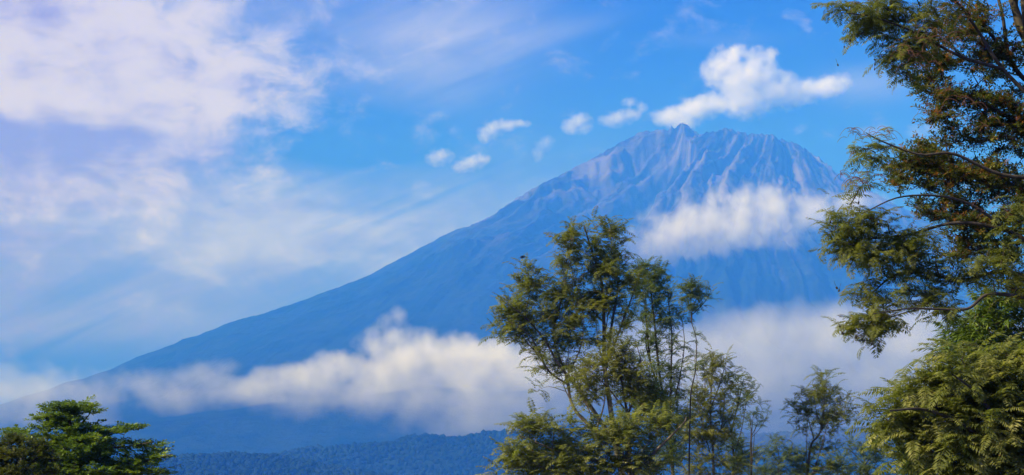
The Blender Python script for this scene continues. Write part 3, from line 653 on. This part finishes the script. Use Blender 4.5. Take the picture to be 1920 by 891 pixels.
tree('glossy_leaved_tree', 'near tree with hanging glossy bright green lance leaves, behind the long drooping bough', 'tree', 44,
     [([(2010, 900), (1990, 780), (1950, 700), (1900, 640), (1860, 600)], .2, .03), ([(1950, 700), (1870, 670), (1800, 640)], .06, .015, -.5), ([(1920, 660), (1930, 600), (1920, 550)], .06, .02)],
     [(1800, 620, 26, 22, 1.2), (1830, 600, 40, 26, 1.2), (1880, 590, 44, 30, 1.2), (1800, 650, 28, 22, 1.1), (1850, 640, 44, 26, 1.2), (1900, 640, 34, 30), (1860, 560, 44, 18, .9), (1910, 560, 30, 24, .9), (1840, 690, 50, 20), (1770, 600, 12, 16, .5), (1780, 640, 16, 18, .8), (1790, 670, 24, 14, .9), (1870, 670, 44, 22, 1), (1960, 620, 50, 50, .8), (1960, 720, 60, 50, .8), (2020, 680, 60, 60, .7)],
     'lance', M_lance, M_bark, .36, 1.9, 33, 200, per=4, depthf=1.0, part='leafy_twig', rootx=2040, pitch=(-.2, .8))
tree('feathery_tree', 'large near feathery tree filling the lower right corner, sunlit pale fronds', 'tree', 30,
     [([(1990, 1000), (1970, 900), (1940, 840), (1900, 790), (1860, 750)], .2, .03), ([(1950, 860), (1880, 800), (1830, 740), (1780, 700)], .055, .012, -1.0),
      ([(1960, 890), (1880, 850), (1800, 800), (1730, 770), (1670, 770)], .055, .012, -1.2), ([(1960, 890), (1880, 880), (1800, 860), (1740, 850)], .05, .012, -.6), ([(1940, 840), (1935, 780), (1925, 720)], .05, .012, -1.0),
      ([(1980, 960), (1900, 925), (1820, 900)], .05, .012, -1.0)],
     [(1770, 690, 50, 22, .9), (1740, 720, 50, 22), (1700, 745, 44, 18), (1670, 775, 34, 16), (1690, 800, 36, 14, .8), (1800, 720, 60, 30, 1.1), (1870, 700, 54, 30, 1), (1760, 770, 60, 30, 1.1), (1840, 770, 60, 34, 1.1), (1900, 760, 40, 34, 1.1),
      (1780, 830, 60, 30, 1.1), (1860, 840, 60, 30, 1.2), (1910, 830, 30, 40, 1.1), (1740, 850, 34, 26, 1), (1800, 880, 70, 20, 1.2), (1890, 885, 50, 20, 1.1), (1900, 660, 34, 24, .8), (1710, 880, 20, 16, .7), (1800, 672, 24, 10, .5), (1840, 668, 34, 14, .7), (1688, 760, 24, 8, .8), (1655, 790, 20, 7, .9), (1660, 815, 14, 6, .5), (1752, 668, 16, 8, .6),
      (1970, 700, 60, 50, .8), (1980, 800, 70, 60, .9), (1960, 900, 80, 50, .9), (2080, 780, 70, 70, .8), (2060, 900, 80, 60, .8), (1860, 950, 90, 40, .8)],
     'frond_near', M_pale, M_barkd, .66, 1.1, 34, 300, per=5, depthf=1.1, flat=1, pitch=(-.7, .75), outward=.35, rootx=2000)
tree('leafy_shrub', 'bright green small leaved shrub poking up left of the lower right tree', 'shrub', 34,
     [([(1712, 905), (1706, 880), (1700, 860), (1694, 845)], .03, .008), ([(1708, 890), (1725, 870), (1735, 850)], .02, .006)],
     [(1694, 845, 18, 12), (1710, 865, 26, 14, 1.2), (1735, 855, 20, 14), (1700, 885, 30, 12, 1.2), (1745, 885, 24, 14, 1.2)],
     'oval', M_lance, M_bark, .20, 3.2, 35, 80, per=6, part='leafy_twig')

# left corner
tree('tiered_tree', 'green broadleaved tree with flat layered boughs in the lower left corner', 'tree', 60,
     [([(140, 960), (140, 900), (138, 850), (132, 800), (125, 765)], .16, .03), ([(139, 880), (190, 850), (240, 840), (290, 830)], .05, .012, -.8), ([(138, 850), (180, 820), (230, 812), (262, 808)], .045, .012, .6),
      ([(139, 870), (100, 840), (50, 820), (10, 812)], .05, .012, .8), ([(140, 900), (200, 885), (260, 868), (320, 856)], .05, .012, -.9), ([(135, 820), (100, 795), (80, 780)], .03, .01, -.5), ([(135, 810), (160, 785), (175, 765)], .025, .01, .3),
      ([(140, 905), (200, 900), (270, 895), (320, 886)], .045, .012, .3)],
     [(135, 762, 42, 8, 1.4), (105, 770, 30, 8, 1.2), (165, 768, 18, 10), (70, 787, 14, 6, .8), (120, 785, 40, 10, 1.2), (130, 802, 50, 10, 1.3), (75, 805, 24, 8, .8), (190, 808, 36, 8, 1.2), (235, 807, 34, 6, 1.1), (262, 808, 14, 4), (150, 822, 50, 10, 1.3), (215, 830, 40, 7, 1.2),
      (265, 830, 34, 6, 1.2), (285, 838, 14, 5), (30, 815, 34, 8, 1), (150, 845, 60, 12, 1.4), (225, 850, 34, 8, 1.1), (160, 868, 70, 12, 1.3), (280, 862, 40, 7, 1.2), (310, 856, 18, 5, 1), (240, 875, 44, 10, 1.2), (180, 888, 80, 10, 1.4), (290, 888, 40, 6, 1.2), (90, 830, 40, 14, 1.2), (80, 860, 50, 16, 1.3), (100, 888, 50, 12, 1.3)],
     'tier', M_tier, M_barkd, .50, 3.6, 41, 300, per=5, depthf=1.6, part='leafy_twig', flat=.5, pitch=(-.2, .5), jit=.06)
tree('olive_bush', 'dark olive bush at the far lower left, in front of the layered tree', 'shrub', 50,
     [([(30, 960), (32, 900), (30, 860), (34, 830)], .08, .015), ([(32, 900), (70, 860), (90, 840)], .03, .01), ([(32, 905), (0, 860), (-20, 830)], .03, .01)],
     [(30, 830, 34, 10), (0, 838, 30, 14), (70, 840, 30, 12), (30, 858, 60, 16, 1.2), (95, 862, 22, 14), (40, 885, 80, 14, 1.2), (-30, 850, 30, 20)],
     'tier', M_olive, M_barkd, .26, 5.0, 42, 200, per=6, depthf=1.3, part='leafy_twig')

# pods on the right-hand tree: dark round discs hanging on short stalks, and curled dry pods
pod_px = [(1583, 88), (1594, 76), (1640, 112), (1655, 82), (1640, 130), (1742, 158), (1760, 165), (1571, 212 - 90), (1557, 417), (1610, 380), (1645, 420), (1780, 425), (1792, 440), (1631, 498), (1569, 540), (1573, 545),
          (1605, 632), (1580, 625), (1575, 612), (1635, 645), (1740, 682), (1752, 676), (1710, 150), (1690, 120), (1780, 300), (1820, 250), (1850, 160), (1870, 300)]
V, T = ICO.copy(), ICOF
pm = npmesh('seed_pod', np.vstack([V * (.024, .012, .028), ]), T, True); pm.materials.append(M_pod)
sm_V, sm_F = [], []; tube(np.array([[0, 0, .03], [.004, .002, .07], [.0, .005, .13]]), .004, .003, 4, sm_V, sm_F)
stalkm = npmesh('stalk', np.vstack(sm_V), np.vstack(sm_F)); stalkm.materials.append(M_barkd)
for (a, b_) in pod_px:
    p_ = ray(a, b_, 37.4); o = link('seed_pod', pm, rt); o.location = p_ - rb; o.rotation_euler = (random.uniform(-.4, .4), random.uniform(-.4, .4), random.uniform(0, 3)); k = random.uniform(.8, 1.4); o.scale = (k, k, k)
    q = link('stalk', stalkm, o)
def curls(px, py, spread, n, parent, base, Yd, up=.6):
    for _ in range(n):
        p0 = ray(px + random.uniform(-spread, spread) * .5, py + random.uniform(-spread, spread) * .35, Yd)
        aa = random.uniform(0, 6.28); pt = []; d = np.array([math.cos(aa) * .8, math.sin(aa) * .5, up]); L = random.uniform(.012, .02); p_ = p0.copy()
        for k in range(14):
            pt.append(p_.copy()); d = d + np.array([math.cos(aa) * .10, 0, -.16 - .012 * k]); d /= np.linalg.norm(d); p_ = p_ + d * L * (1.0 + spread / 60)
        V_, F_ = [], []; tube(np.array(pt) - base, .0048, .003, 4, V_, F_)
        link('dry_pod', npmesh('dry_pod', np.vstack(V_), np.vstack(F_), True), parent, M_dry)
for (a, b_, s_, n_) in [(1600, 250, 26, 13), (1650, 248, 30, 12), (1580, 325, 14, 8), (1610, 335, 34, 16), (1640, 330, 34, 10), (1750, 205, 40, 9), (1745, 60, 60, 22), (1790, 70, 60, 20), (1720, 110, 50, 16), (1800, 180, 60, 14), (1830, 230, 50, 10), (1700, 90, 40, 14), (1800, 15, 60, 14), (1860, 380, 50, 8)]:
    curls(a, b_, s_, n_, rt, rb, 37.2)

# the small dark bird
M_bird, n, b = material('dark_blue_plumage'); b.inputs['Roughness'].default_value = .4
tcn = n.node('ShaderNodeTexCoord')
n.l.new(n.mix(n.noise(tcn.outputs['Object'], 20, 3), (.004, .02, .09), (.008, .05, .18)), b.inputs['Base Color'])
bp_ = ray(979, 483, 74)
bird = thing('bird', 'small dark blue bird in flight just above the leftmost tuft of the tall feathery tree', 'bird', tuple(bp_))
Vb = ICO.copy(); Vb = Vb * np.array([.10, .04, .04]); Vb[:, 2] += .15 * Vb[:, 0]; Vb[:, 1] *= 1 - .35 * np.abs(Vb[:, 0]) / .1
link('body', npmesh('body', Vb, ICOF, True), bird, M_bird)
hd = ICO * .03 + np.array([.105, 0, .03]); hd[:, 0] = np.where(hd[:, 0] > .128, hd[:, 0] + (hd[:, 0] - .128) * 4, hd[:, 0]); link('head', npmesh('head', hd, ICOF, True), bird, M_bird)
for sd in (-1, 1):
    wv = []
    for k in range(6):
        u = k / 5; c = np.array([.03 - .07 * u * u - (.05 if sd < 0 else -.01) * u, sd * (.03 + .19 * u), .02 + (.05 if sd > 0 else .03) * math.sin(u * 2.6)]); cw = .06 * (1 - u ** 2) + .008
        wv += [c + (cw, 0, .004), c + (-cw, 0, -.006), c + (0, 0, .012)]
    wf = []
    for k in range(5):
        i = 3 * k; wf += [(i, i + 2, i + 5, i + 3), (i + 2, i + 1, i + 4, i + 5), (i + 1, i, i + 3, i + 4)]
    link('wing', npmesh('wing', np.array(wv), np.array(wf)), bird, M_bird)
tv = np.array([(-.08, .015, -.01), (-.08, -.015, -.01), (-.17, -.035, -.03), (-.17, .035, -.03), (-.08, .015, -.02), (-.08, -.015, -.02), (-.17, -.035, -.036), (-.17, .035, -.036)])
link('tail', npmesh('tail', tv, np.array([(0, 1, 2, 3), (4, 7, 6, 5), (0, 4, 5, 1), (1, 5, 6, 2), (2, 6, 7, 3), (3, 7, 4, 0)])), bird, M_bird)
bird.rotation_euler = (0, 0, .25)

# ------------------------------------------------------------------ clouds: real volumes of vapour
def cloud(label, Yd, lobes, dens, nscale, amp=1.1, gain=1.6, thresh=None, depthk=1.0, soft=2.0, color=(1, 1, 1), g=0.0, group=None, vox=None, stretch=(1, 1, 1), fade=None):
    """lobes: [(px, py, rx, ry, dy)] ellipsoids in photo pixels at distance Yd"""
    mpp = Yd / F; c0 = ray(lobes[0][0], lobes[0][1], Yd)
    Ls = []
    for lb in lobes:
        c = ray(lb[0], lb[1], Yd + (lb[4] if len(lb) > 4 else 0)) - c0
        rx, ry = lb[2] * mpp * 1.28, lb[3] * mpp * 1.28
        Ls.append((c, np.array([rx, min(rx, ry * 1.8) * depthk, ry])))
    V, Fc = [], []; k = 0
    for c, rr in Ls: V.append(ICO * rr * 1.03 + c); Fc.append(ICOF + k); k += len(ICO)
    tmp = bpy.data.objects.new('tmp', npmesh('tmp', np.vstack(V), np.vstack(Fc))); COL.objects.link(tmp)
    md = tmp.modifiers.new('r', 'REMESH'); md.mode = 'VOXEL'; md.voxel_size = vox or max(6.0, min(float(min(rr)) for c, rr in Ls) / 3.0)
    dg = bpy.context.evaluated_depsgraph_get(); me = bpy.data.meshes.new_from_object(tmp.evaluated_get(dg)); me.name = 'cloud'
    bpy.data.objects.remove(tmp)
    me.materials.clear()
    m = bpy.data.materials.new('cloud_vapour'); m.use_nodes = True; n = NT(m.node_tree); n.n.clear()
    tc = n.node('ShaderNodeTexCoord'); P = tc.outputs['Object']
    wn = n.node('ShaderNodeTexNoise'); n.put(wn.inputs['Vector'], P); wn.inputs['Scale'].default_value = nscale * .8; wn.inputs['Detail'].default_value = 1
    f = None
    for c, rr in Ls:
        d = n.vm('MULTIPLY', n.vm('SUBTRACT', P, tuple(c)), tuple(1 / rr)); q = n.m('SUBTRACT', 1.0, n.vm('LENGTH', d))
        f = q if f is None else n.m('SMOOTH_MAX', f, q, .3)
    f = n.m('MINIMUM', f, 1.0)
    nz = n.noise(n.vm('MULTIPLY', P, stretch), nscale, 6, .62)
    th = amp * .5 if thresh is None else thresh
    v = n.m('SUBTRACT', n.m('ADD', n.m('MULTIPLY', f, gain), n.m('MULTIPLY', n.m('SUBTRACT', nz, .5), amp * 5.0)), .38)
    v = n.m('MULTIPLY', v, soft * .6, clamp=True)
    edge = n.smooth(f, 0.0, .25)
    v = n.m('MULTIPLY', v, edge)
    if fade:                             # thinner towards its base
        zl, zh = ray(960, fade[0], Yd)[2] - c0[2], ray(960, fade[1], Yd)[2] - c0[2]
        spz = n.node('ShaderNodeSeparateXYZ'); n.l.new(P, spz.inputs[0])
        v = n.m('MULTIPLY', v, n.m('ADD', fade[2], n.m('MULTIPLY', n.smooth(spz.outputs[2], zl, zh), 1 - fade[2])))
    pv = n.node('ShaderNodeVolumePrincipled'); n.put(pv.inputs['Density'], n.m('MULTIPLY', v, dens))
    pv.inputs['Color'].default_value = tuple(color) + (1,); pv.inputs['Anisotropy'].default_value = g
    o = n.node('ShaderNodeOutputMaterial'); n.l.new(pv.outputs[0], o.inputs['Volume'])
    me.materials.append(m)
    ob = link('cloud', me); ob.location = c0; ob['label'] = label; ob['category'] = 'cloud'
    if group: ob['group'] = group
    return ob
SMALL = 'small clouds drifting past the summit'
cloud('brightest puffy white cloud in the sky above the summit, trailing off to the right', 12300,
      [(1395, 152, 70, 60), (1352, 130, 40, 38), (1375, 108, 40, 28), (1432, 108, 36, 22), (1400, 188, 56, 36), (1455, 172, 60, 36), (1505, 172, 56, 26), (1550, 160, 40, 24), (1580, 150, 22, 18)], .011, .0100, .80, 1.65, soft=1.3)
cloud('ragged pale cloud directly behind the summit, below left of the brightest one', 13300,
      [(1300, 205, 50, 28), (1255, 218, 42, 22), (1330, 195, 36, 24), (1280, 230, 34, 18), (1235, 228, 22, 14)], .010, .0065, .6, 1.4, soft=1.8)
cloud('small flat pale cloud left of the summit, with a fainter puff above its right end', 12500, [(1155, 222, 36, 17), (1180, 215, 22, 14), (1185, 192, 22, 13), (1200, 200, 16, 12)], .008, .010, .95, 1.6, soft=1.1, group=SMALL)
cloud('small round white cloud, second to the left of the summit', 12500, [(1082, 228, 28, 20), (1070, 238, 20, 14), (1095, 240, 18, 14)], .009, .012, .95, 1.6, soft=1.1, group=SMALL)
cloud('arched white cloud, larger than the two puffs below left of it', 12400, [(920, 243, 26, 20), (945, 235, 34, 13), (975, 233, 20, 10), (908, 255, 14, 14)], .009, .012, .95, 1.6, soft=1.1, group=SMALL)
cloud('faint slanting wisp between the arched cloud and the left slope of the mountain', 12400, [(1022, 268, 22, 18), (1008, 288, 14, 16)], .005, .012, .7, 1.3, soft=1.4, group=SMALL)
cloud('tiny white puff, leftmost of the small clouds', 12400, [(823, 294, 28, 18), (812, 290, 16, 12)], .008, .013, .95, 1.6, soft=1.1, group=SMALL)
cloud('small wedge shaped white puff just right of the leftmost one', 12400, [(880, 306, 30, 16), (900, 298, 20, 12), (860, 314, 18, 10)], .009, .013, .95, 1.6, soft=1.1, group=SMALL)
cloud('large soft white cloud lying across the right face of the mountain below the summit', 9100,
      [(1260, 445, 88, 66), (1205, 472, 54, 38), (1315, 410, 80, 54), (1385, 390, 76, 50), (1450, 388, 76, 44), (1530, 385, 70, 30), (1600, 380, 70, 28), (1300, 470, 80, 38), (1370, 440, 90, 48), (1440, 425, 90, 44), (1510, 405, 80, 40)], .0095, .0096, .68, 1.4, soft=1.2, fade=(520, 400, .25))
cloud('bright peaked cloud bank across the lower slope, left of the middle trees', 6700,
      [(a_, b_, c_, d_, -13 * max(0, b_ - 690)) for a_, b_, c_, d_ in [(750, 690, 100, 60), (742, 632, 42, 50), (747, 598, 26, 28), (708, 652, 50, 38), (650, 690, 74, 36), (585, 705, 76, 34), (520, 715, 76, 32), (450, 728, 76, 30), (805, 652, 56, 40), (870, 690, 110, 68), (970, 695, 110, 68),
       (820, 750, 150, 56), (960, 765, 140, 62), (680, 740, 130, 44), (560, 750, 110, 36), (880, 800, 150, 36)]],
      .0120, .0092, .64, 1.5, soft=1.5, fade=(810, 640, .12))
cloud('broad pale lavender cloud layer behind the lower right trees', 5900,
      [(a_, b_, c_, d_, -9 * max(0, b_ - 640)) for a_, b_, c_, d_ in [(1400, 640, 200, 80), (1250, 650, 140, 70), (1550, 640, 200, 80), (1700, 650, 200, 90), (1850, 660, 200, 90), (1350, 720, 250, 80), (1560, 740, 260, 80), (1760, 750, 220, 80), (1150, 720, 160, 80), (1500, 810, 200, 40)]],
      .0047, .0058, .60, 1.5, soft=1.1, fade=(820, 620, .3))
cloud('faint thin wisps of cloud over the low left slope of the mountain', 6700,
      [(370, 705, 80, 34), (260, 722, 80, 40), (180, 745, 110, 40), (330, 745, 120, 40), (60, 738, 140, 60), (130, 725, 60, 34), (-60, 735, 150, 70), (20, 780, 150, 50), (420, 690, 34, 24), (460, 740, 90, 34), (130, 790, 120, 36)], .0054, .0070, .66, 1.45, soft=1.0, fade=(830, 720, .45))

# ------------------------------------------------------------------ haze
import bmesh
bm = bmesh.new(); bmesh.ops.create_cube(bm, size=1)
for v in bm.verts:
    v.co = Vector((v.co.x * 40000, v.co.y * 18200 + 7000, (v.co.z + .5) * 3060 - 20))
hm = bpy.data.meshes.new('haze'); bm.to_mesh(hm); bm.free()
m = bpy.data.materials.new('haze_air'); m.use_nodes = True; n = NT(m.node_tree); n.n.clear()
pv = n.node('ShaderNodeVolumePrincipled'); pv.inputs['Color'].default_value = (.034, .205, 1.0, 1); pv.inputs['Absorption Color'].default_value = (1, 1, 1, 1)
pv.inputs['Density'].default_value = 1.7e-4; pv.inputs['Anisotropy'].default_value = -.2
o = n.node('ShaderNodeOutputMaterial'); n.l.new(pv.outputs[0], o.inputs['Volume'])
hm.materials.append(m); ho = link('haze', hm); ho['kind'] = 'stuff'
